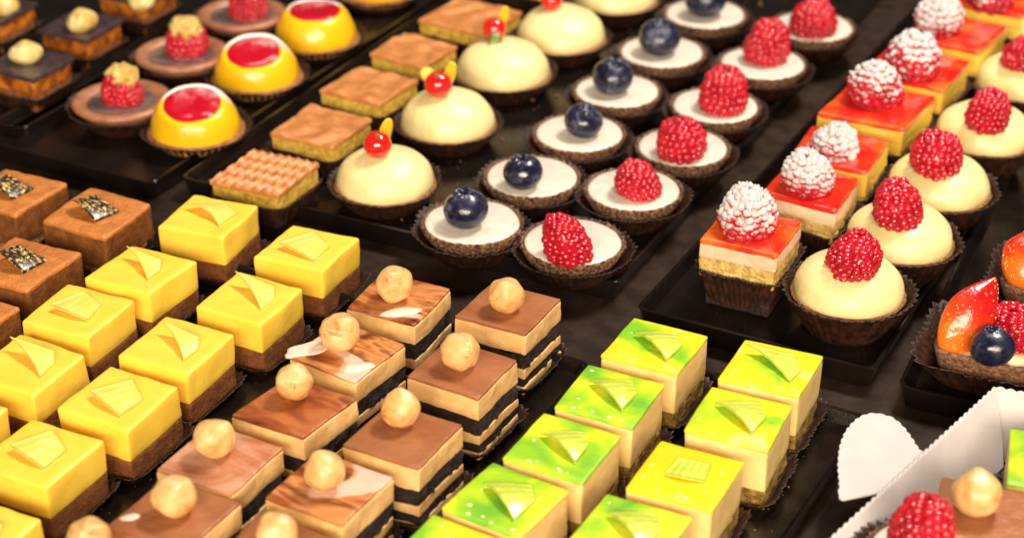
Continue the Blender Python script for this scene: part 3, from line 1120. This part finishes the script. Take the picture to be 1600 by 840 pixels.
def berry_tart(px, ber, kind, label, k=1.0, me=None, bk=1.0, base=None, group=None):
    s = seedn()
    b = BZ if base is None else base
    zt = 1.75
    x, y = at(px[0], px[1], b + zt)
    rz = random.Random(s).uniform(-3, 3)
    t = thing('blueberry_tart' if kind == 'b' else 'raspberry_tart', label, 'tart',
              group or ('blueberry tarts with white filling' if kind == 'b' else 'raspberry tarts with white filling'), x, y, b, rz)
    round_case(t, 1.8 * k, 2.95 * k, 1.45, s, 46)
    shell(t, 1.75 * k, 2.58 * k, .12, zt + .03, s, 'rimshell')
    v, f = revolve([(.1, zt - .35), (2.3 * k, zt - .25), (2.38 * k, zt - .06), (2.34 * k, zt + .02), (2.2 * k, zt + .055), (1.4 * k, zt + .065), (.6, zt + .07), (.02, zt + .07)], 64,
                   lambda th, r, z, i: (r * (1 + .02 * nz(math.cos(th), math.sin(th), 0, 1.5, s)), z + .012 * nz(r * math.cos(th), r * math.sin(th), 0, 1.1, s)))
    link('white_filling', v, f, M['white'], t)
    if kind == 'b':
        lx, ly = local((x, y), rz, ber, b + zt + .95 * bk)
        rnd = random.Random(s)
        link_me('blueberry', BLUES[s % 3], t, (lx, ly, zt + .03), (rnd.uniform(-.22, .22) , rnd.uniform(-.22, .22), rnd.uniform(0, 6)), (bk,) * 3)
    else:
        lx, ly = local((x, y), rz, ber, b + zt + 1.02 * bk)
        rasp_on(t, me or RASP[s % 4], lx, ly, zt + .02, bk, None, s, .16)
    return t


for p, q, bk, lab in [((738, 347), (733, 327), 1.0, 'blueberry tart nearest the front of its column, its star shaped calyx facing up'),
                      ((831, 276), (823, 268), .92, 'blueberry tart second from the front, a small berry left of the raspberry'),
                      ((905, 208), (907, 187), .94, 'blueberry tart third from the front of its column'),
                      ((964, 142), (960, 118), 1.05, 'blueberry tart fourth from the front with a dark dimple in its berry'),
                      ((1034, 81), (1028, 57), 1.12, 'blueberry tart with the largest berry, fifth from the front'),
                      ((1102, 22), (1102, 2), 1.15, 'blueberry tart at the top edge, its berry cut by the edge')]:
    berry_tart(p, q, 'b', lab, 1.0 if p[1] > 100 else 1.04, None, bk)
for p, q, bk, me, lab in [((895, 378), (893, 374), 1.0, RTALL, 'raspberry tart nearest the front, its tall raspberry covering most of the filling'),
                          ((990, 296), (999, 274), .98, None, 'raspberry tart second from the front with a glistening round raspberry'),
                          ((1067, 230), (1065, 214), 1.10, None, 'raspberry tart third from the front of its column'),
                          ((1118, 165), (1131, 140), 1.18, None, 'raspberry tart fourth from the front with the largest raspberry'),
                          ((1191, 99), (1196, 66), 1.16, RTALL, 'raspberry tart fifth from the front with a tall pointed raspberry'),
                          ((1269, 42), (1272, 24), 1.14, None, 'raspberry tart near the top edge, farthest of its column')]:
    berry_tart(p, q, 'r', lab, 1.0 if p[1] > 120 else 1.03, me, bk)


def jelly_slice(px, ras, label, rot=ROT, w_=3.8, me=None, rk=1.0, sink=0.0, yel=False):
    s = seedn()
    top = 3.7
    x, y = at(px[0], px[1], BZ + top)
    t = thing('jelly_slice', label, 'cake', 'orange jelly slices with sugared raspberries', x, y, BZ, R(rot))
    wp = mkwarp(s, .07)
    v, f = cup(w_ / 2 - .40, w_ / 2 + .24, 2.2, 44, .10, True, s, .12)
    link('paper_case', v, f, M['paper'], t, (0, 0, .02))
    v, f = block(w_ - .6, w_ - .6, .1, 1.75, .09, 8, 3, wp)
    link('sponge_foot', v, f, M['crumb'], t)
    v, f = block(w_ - .1, w_ - .1, 1.7, 2.2, .09, 18, 3, wp, .09, 2, s)
    link('yellow_sponge', v, f, M['flaky'], t)
    v, f = block(w_ - .05, w_ - .05, 2.18, 2.75, .09, 18, 3, wp, .06, 2, s + 1)
    link('yellow_sponge', v, f, M['yellow_cream' if yel else 'flaky'], t)
    v, f = block(w_, w_, 2.73, 3.55, .08, 14, 4, wp, .02, 1.2, s + 2)
    link('yellow_cream' if yel else 'pink_cream', v, f, M['yellow_cream' if yel else 'pink_cream'], t)
    v, f = block(w_ + .03, w_ + .03, 3.36, top, .15, 14, 2, wp, .03, .9, s + 4)
    link('red_jelly', v, f, M['jelly'], t)
    lx, ly = local((x, y), R(rot), ras, BZ + top + 1.05 * rk)
    rasp_on(t, me or RDUST[s % 2], lx, ly, top - .03 - sink, rk, None, s, .12)
    return t


for p, q, r, me, rk, sk, lab in [
        ((1174, 358), (1171, 322), -25, RDUST[0], 1.13, 0, 'orange jelly slice nearest the front with a raspberry thick with icing sugar'),
        ((1268, 289), (1265, 264), -29, RDUST[1], 1.0, 0, 'orange jelly slice second from the front, pink cream side against the cream domes'),
        ((1311, 231), (1303, 203), -27, RDUST[0], 1.10, .7, 'orange jelly slice third from the front, its sugared raspberry lying flat and low'),
        ((1370, 163), (1375, 121), -30, RDUST2[0], 1.22, 0, 'red jelly slice fourth from the front, its raspberry only lightly sugared'),
        ((1432, 103), (1425, 78), -30, RDUST2[1], 1.27, 0, 'red jelly slice fifth from the front with a large lightly sugared raspberry'),
        ((1492, 48), (1467, 18), -30, RDUST[1], 1.12, 0, 'red jelly slice sixth from the front near the top edge'),
        ((1556, -6), (1550, -20), -30, RDUST2[0], 1.1, 0, 'red jelly slice at the top edge, farthest of its row')]:
    jelly_slice(p, q, lab, r, me=me, rk=rk, sink=sk, yel=p[0] > 1290, w_=3.8 if p[0] < 1290 else 4.2 if p[0] < 1340 else 4.75)


def gold_tart(px, ras, label, k=1.0):
    s = seedn()
    zt = 1.5
    x, y = at(px[0], px[1], BZ + zt)
    rz = random.Random(s).uniform(-.4, .4)
    t = thing('chocolate_raspberry_tart', label, 'tart', 'chocolate tarts with gold tipped raspberries', x, y, BZ, rz)
    round_case(t, 1.9, 3.1, 1.3, s)
    v, f = revolve([(.1, .12), (1.9, .12), (2.5, zt - .35), (2.82, zt - .08), (2.84, zt + .06), (2.66, zt + .17), (2.35, zt + .16), (2.05, zt + .02), (1.95, zt - .15), (.1, zt - .2)], 96,
                   lambda th, r, z, i: (r + .03 * (i in (2, 3, 4)) * math.cos(38 * th), z + .03 * nz(math.cos(th), math.sin(th), z, 2, s)))
    link('tart_shell', v, f, M['rim_brown'], t)
    v, f = revolve([(2.06, zt - .22), (2.06, zt - .08), (1.8, zt - .03), (.02, zt - .03)], 64)
    link('ganache_filling', v, f, M['ganache'], t)
    lx, ly = local((x, y), rz, ras, BZ + zt + .95)
    r_ = rasp_on(t, RASP[s % 4], lx, ly, zt - .05, .98 * k, None, s, .1)
    vs, fs = ico(4)
    V = []
    for a, b, c in vs:
        q = 1 + .28 * nz(a, b, c, 2.4, s) + .12 * nz(a, b, c, 6, s)
        V.append((a * .95 * q, b * .95 * q, (c * .74 * q)))
    link('gold_leaf', V, fs, M['gold'], r_, (-.05, -.05, 1.72))
    return t


gold_tart((190, 157), (190, 132), 'chocolate tart with a gold tipped raspberry, nearest of its row')
gold_tart((284, 84), (290, 58), 'chocolate tart with a gold tipped dark red raspberry, second of its row', 1.05)
gold_tart((378, 22), (388, 2), 'chocolate tart at the top edge, farthest of its row with grey ganache showing', 1.05)


def egg_tart(px, label, k=1.0, tilt=.0):
    s = seedn()
    zb = .75
    x, y = at(px[0], px[1], BZ + zb)
    t = thing('jelly_dome', label, 'cake', 'yellow domes with red jelly centres', x, y, BZ, random.Random(s).uniform(-.25, .25))
    round_case(t, 2.1, 3.05, 1.0, s)
    v, f = revolve([(.1, .12), (2.1, .12), (2.55, zb - .25), (2.78, zb), (2.70, zb + .16), (2.5, zb + .2), (.1, zb + .2)], 96,
                   lambda th, r, z, i: (r * (1 + .015 * nz(math.cos(th) * 3, math.sin(th) * 3, z, 3, s)), z + .04 * nz(math.cos(th) * 3, math.sin(th) * 3, z, 3, s)))
    link('biscuit_base', v, f, M['biscuit'], t)
    prof = [(2.0, 0), (2.45, .02), (2.52, .25), (2.46, .65), (2.27, 1.15), (2.04, 1.58), (1.84, 1.82), (1.68, 1.88), (1.56, 1.82), (1.50, 1.66), (.1, 1.64)]
    v, f = revolve(prof, 72, None, lambda a, b, c: (a + .05 * nz(a, b, c, .9, s), b + .05 * nz(a, b, c, .9, s + 4), c + .04 * nz(a, b, c, 1, s + 8)))
    o = link('yellow_cream', v, f, M['egg'], t, (0, 0, zb + .12), (tilt, 0, 0))
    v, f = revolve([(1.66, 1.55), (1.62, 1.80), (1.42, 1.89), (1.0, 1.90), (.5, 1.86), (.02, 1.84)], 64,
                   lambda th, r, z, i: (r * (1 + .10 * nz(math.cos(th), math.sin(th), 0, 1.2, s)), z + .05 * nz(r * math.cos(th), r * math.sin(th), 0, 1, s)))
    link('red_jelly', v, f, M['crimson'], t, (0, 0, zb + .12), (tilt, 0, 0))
    return t


egg_tart((307, 205), 'yellow dome with a round red jelly centre, nearest of its row at the tray corner', tilt=.26)
egg_tart((402, 122), 'yellow dome with a round red jelly centre, second of its row', tilt=.26)
egg_tart((494, 62), 'yellow dome with a flat wide red jelly centre, third of its row', tilt=.04)
egg_tart((590, -12), 'yellow dome cut by the top edge, farthest of its row')


def gilded_cake(px, nut, label, rot=ROT, w_=3.6):
    s = seedn()
    top = 2.3
    x, y = at(px[0], px[1], BZ + top)
    t = thing('gilded_nut_cake', label, 'cake', 'dark cakes with gilded nuts', x, y, BZ, R(rot))
    wp = mkwarp(s, .08)
    v, f = cup(w_ / 2 - .1, w_ / 2 + .3, 1.0, 44, .09, True, s, .1)
    link('paper_case', v, f, M['paper'], t, (0, 0, .02))
    v, f = block(w_ - .2, w_ - .2, .1, 1.1, .1, 14, 3, wp, .08, 2, s)
    link('chocolate_base', v, f, M['cocoa'], t)
    v, f = block(w_ - .1, w_ - .1, 1.08, 2.08, .14, 14, 4, wp, .10, 1.4, s + 1)
    link('caramel_layer', v, f, M['amber'], t)
    v, f = block(w_ + .25, w_ + .25, 2.06, top, .05, 10, 1, wp, .01, 1, s + 2)
    link('chocolate_plate', v, f, M['plate_dark'], t)
    lx, ly = local((x, y), R(rot), nut, BZ + top + .55)
    link_me('gilded_nut', GNUTS[s % 3], t, (lx, ly, top + .5), (0.2, .1, s), (1.18, 1.05, .95))
    return t


gilded_cake((45, 97), (41, 82), 'dark caramel cake with a gilded nut, nearest of its row above the tray corner')
gilded_cake((127, 38), (128, 32), 'dark caramel cake with a gilded nut, second of its row')
gilded_cake((215, -16), (222, -2), 'dark caramel cake cut by the top edge, farthest of its row')
gilded_cake((-8, 12), (4, 6), 'dark caramel cake in the top left corner of the picture')


# ------------------------------------------------------------------ mixed fruit tarts
def fruit_tart(px, label, rot, fruit):
    s = seedn()
    zt = 2.0
    x, y = at(px[0], px[1], BZ + zt)
    t = thing('fruit_tart', label, 'tart', 'mixed fruit tarts on the right tray', x, y, BZ, R(rot))
    v, f = cup(1.75, 2.95, 1.75, 40, .12, True, s + 3, .25)
    link('paper_case', v, f, M['paper'], t, (0, 0, .02))
    prof = [(.1, .12), (1.6, .12), (2.05, 1.1), (2.28, zt - .1), (2.30, zt + .03), (2.18, zt + .10), (2.02, zt + .02), (1.92, zt - .3), (.1, zt - .35)]

    def shp(th, r, z, i):
        k = sq(th, 6.0)
        x_, y_ = math.cos(th) * 2.2, math.sin(th) * 2.2
        return r * k + .06 * nz(x_, y_, z, 2.4, s), z + (.10 * nz(x_, y_, 0, 1.3, s + 4) if 2 < i < 8 else 0)
    v, f = revolve(prof, 160, shp)
    link('tart_shell', v, f, M['shell_edge'], t)
    v, f = revolve([(1.9, zt - .35), (1.8, zt - .15), (.9, zt - .02), (.02, zt + .02)], 64, lambda th, r, z, i: (r * sq(th, 6.0) if r > .1 else r, z))
    link('custard_filling', v, f, M['custard'], t)
    for item in fruit:
        kind, fp, fz = item[0], item[1], item[2]
        lx, ly = local((x, y), R(rot), fp, BZ + fz)
        if kind == 'r':
            rasp_on(t, RASP[1], lx, ly, fz - 1.05 * item[3], item[3], None, s, .3)
        elif kind == 'b':
            link_me('blueberry', BLUES[s % 3], t, (lx, ly, fz - .85 * item[3]), (-.3, .1, 1), (item[3],) * 3)
        elif kind == 's':
            ln, wd, axis, roll = item[3:]
            vs, fs = ico(5)
            V = []
            for a, b, c in vs:
                tp = 1 - .70 * max(0, a) ** 1.6
                q = 1 + .05 * nz(a, b, c, 1.5, s)
                V.append((a * ln * q, b * wd * tp * q, c * wd * .62 * tp * q))
            o = link('strawberry_half', V, fs, M['straw'], t, (lx, ly, fz))
            ax = Matrix.Rotation(-R(rot), 3, 'Z') @ Vector(axis).normalized()
            o.rotation_euler = (ax.to_track_quat('X', 'Z').to_matrix() @ Matrix.Rotation(R(roll), 3, 'X')).to_euler()
            # seeds
            V, Fc = [], []
            vs2, fs2 = ico(1)
            rnd = random.Random(4)
            for i in range(70):
                a = rnd.uniform(-.85, .92)
                ph = rnd.uniform(.25, math.pi - .25)
                rr = math.sqrt(1 - a * a)
                tp = 1 - .70 * max(0, a) ** 1.6
                c3 = (a * ln, rr * math.cos(ph) * wd * tp, rr * math.sin(ph) * wd * .62 * tp)
                off = len(V)
                V.extend((c3[0] + p_[0] * .05, c3[1] + p_[1] * .032, c3[2] + p_[2] * .03) for p_ in vs2)
                Fc.extend(tuple(q + off for q in f_) for f_ in fs2)
            link('seeds', V, Fc, M['seed'], o)
    return t


fruit_tart((1551, 528), 'brown tart shell filled with a strawberry half, a raspberry and a blueberry', -24,
           [('s', (1517, 494), 3.1, 2.1, 1.22, (2.0, 1.6, 2.6), 60),
            ('r', (1596, 503), 2.75, 1.02), ('b', (1555, 548), 2.6, .88)])
fruit_tart((1648, 428), 'brown fruit tart cut by the right edge, behind the tart with the blueberry', -24,
           [('s', (1612, 402), 3.0, 1.7, 1.40, (1.0, 1.8, 1.9), 20), ('r', (1670, 400), 2.9, 1.1)])

# ------------------------------------------------------------------ white card tray with scalloped rim
WZ = 2.7


def card_tray():
    P1 = Vector(at(1282, 858, WZ)); P2 = Vector(at(1556, 606, WZ)); P3 = Vector(at(1760, 648, WZ))
    dirL = (P2 - P1).normalized()
    dirR = (P3 - P2).normalized()
    inL = Vector((dirL.y, -dirL.x))          # towards the inside (right)
    inR = Vector((dirR.y, -dirR.x))
    t = thing('card_tray', 'white card tray with scalloped rim and rounded flap, holding three pastries', 'card tray', None, P2.x, P2.y, .03, 0)
    ox, oy = P2.x, P2.y
    TH = .07

    def wall(name, A, d, L, inn, sl, n, scal=.07, pitch=.42, skew0=0.0, rnd_=False):
        """wall from a low fold at the inside up to a scalloped edge"""
        V, Fc = [], []
        N = n
        for side in (0, 1):
            for i in range(N + 1):
                u = L * i / N
                sc_ = scal * abs(math.sin(math.pi * u / pitch))
                p0 = A + d * u
                for j, t_ in enumerate((0, .4, .97, 1.0)):
                    ins = sl * (1 - t_)
                    e = sc_ if j == 3 else 0
                    q = p0 + inn * (ins - e * .5 + (.09 * math.sin(3.1 * t_)))
                    q = q + inn * (-TH * (side)) 
                    z = .06 + (WZ - .09) * t_ + e
                    cut = d * (ins * skew0)
                    V.append((q.x - ox + cut.x * (i / N), q.y - oy + cut.y * (i / N), z))
        st = (N + 1) * 4
        for i in range(N):
            for j in range(3):
                a = i * 4 + j
                Fc.append((a, a + 1, a + 5, a + 4))
                Fc.append((st + a, st + a + 4, st + a + 5, st + a + 1))
            Fc.append((i * 4 + 3, st + i * 4 + 3, st + i * 4 + 7, i * 4 + 7))
        link(name, V, Fc, M['card'], t)
    L1 = (P2 - P1).length
    wall('scalloped_wall', P1, dirL, L1, inL, 1.45, 420, skew0=-1.0)
    wall('scalloped_wall', P2, dirR, (P3 - P2).length, inR, 1.45, 260)
    # base sheet
    B = [P1 + inL * 1.4, P2 + inL * 1.4 + inR * 1.4, P3 + inR * 1.4, P3 + inR * 22, P1 + inL * 22]
    V = [(b.x - ox, b.y - oy, .09) for b in B] + [(b.x - ox, b.y - oy, .02) for b in B]
    Fc = [(4, 3, 2, 1, 0), (5, 6, 7, 8, 9)] + [(i, (i + 1) % 5, (i + 1) % 5 + 5, i + 5) for i in range(5)]
    link('base_sheet', V, Fc, M['card'], t, smooth=False)
    # rounded flap, folded outwards from the left wall
    FZ = WZ - .05
    px = [(1444, 709), (1434, 701), (1424, 686), (1412, 670), (1396, 656), (1378, 650), (1361, 649), (1344, 655), (1330, 667), (1319, 684), (1313, 704), (1311, 728), (1313, 752), (1318, 781), (1376, 769), (1380, 770)]
    pts = [Vector(at(a, b, FZ)) for a, b in px]
    # densify and scallop the curved part
    out = []
    acc = 0
    for i in range(len(pts) - 1):
        a, b = pts[i], pts[i + 1]
        n = 10
        prev = pts[i - 1] if i > 0 else a
        nxt = pts[i + 2] if i + 2 < len(pts) else b
        for k in range(n):
            u = k / n
            q = (.5 * ((2 * a) + (b - prev) * u + (2 * prev - 5 * a + 4 * b - nxt) * u * u + (3 * a - prev - 3 * b + nxt) * u ** 3)) if i < 13 else a.lerp(b, u)
            if i < 13:
                tan = (b - a).normalized()
                nrm = Vector((-tan.y, tan.x))
                acc += (b - a).length / n
                q = q - nrm * (-.07) * abs(math.sin(math.pi * acc / .42)) * (1 if nrm.dot(q - Vector(at(1390, 710, FZ))) > 0 else -1)
            out.append(q)
    out.append(pts[-1])
    m = len(out)

    def hz(q):   # gentle bow of the card
        d = (q - P1).dot(inL)
        return FZ + .012 * d * d * .6
    V = [(q.x - ox, q.y - oy, hz(q)) for q in out] + [(q.x - ox, q.y - oy, hz(q) - TH) for q in out]
    Fc = [tuple(range(m)), tuple(range(2 * m - 1, m - 1, -1))] + [(i, i + m, (i + 1) % m + m, (i + 1) % m) for i in range(m)]
    link('rounded_flap', V, Fc, M['card'], t, smooth=False)


card_tray()
CB = .22
hazel_cake((1540, 806), (1527, 776), 'milk brown hazelnut cake inside the white card tray', -22, 'glaze', 3.9, base=CB, nscale=1.12, group='layered hazelnut cakes')
green_cake((1655, 722), 'bright yellow green cake inside the white card tray at the right edge', -14, 'green', 3.9, 1, base=CB)
berry_tart((1458, 872), (1440, 826), 'r', 'raspberry tart inside the white card tray at the bottom edge', 1.0, RTALL, 1.05, base=CB + .6)


# crumbs lying on the trays between the cakes
def crumbs(name, tr, w_, d_, num, mat, seed, label):
    """tr = tray object; scattered on its floor over w_ x d_ around its centre"""
    rnd = random.Random(seed)
    vs, fs = ico(1)
    V, Fc = [], []
    for i in range(num):
        x, y = rnd.uniform(-.5, .5) * w_, rnd.uniform(-.5, .5) * d_
        r = rnd.choice((.03, .03, .04, .05, .09)) * rnd.uniform(.8, 1.2)
        o = len(V)
        for p in vs:
            q = r * (1 + .5 * rnd.uniform(-1, 1))
            V.append((x + p[0] * q * 1.2, y + p[1] * q, BZ + .01 + r * .5 + p[2] * q * .8))
        Fc.extend(tuple(k + o for k in f) for f in fs)
    o = link(name, V, Fc, mat)
    o.location = tr.location
    o.rotation_euler = tr.rotation_euler
    o['kind'] = 'stuff'
    o['label'] = label
    o['category'] = 'crumbs'


crumbs('cake_crumbs', TR['lower'], 34, 34, 1100, M['shell'], 5, 'dark sponge crumbs scattered on the large lower left tray')
crumbs('biscuit_crumbs', TR['green'], 9, 28, 160, M['crumb_gold'], 6, 'golden biscuit crumbs scattered around the green glazed cakes')
crumbs('tart_crumbs', TR['centre'], 24, 60, 800, M['shell_edge'], 7, 'brown tart crumbs scattered between the berry tarts')
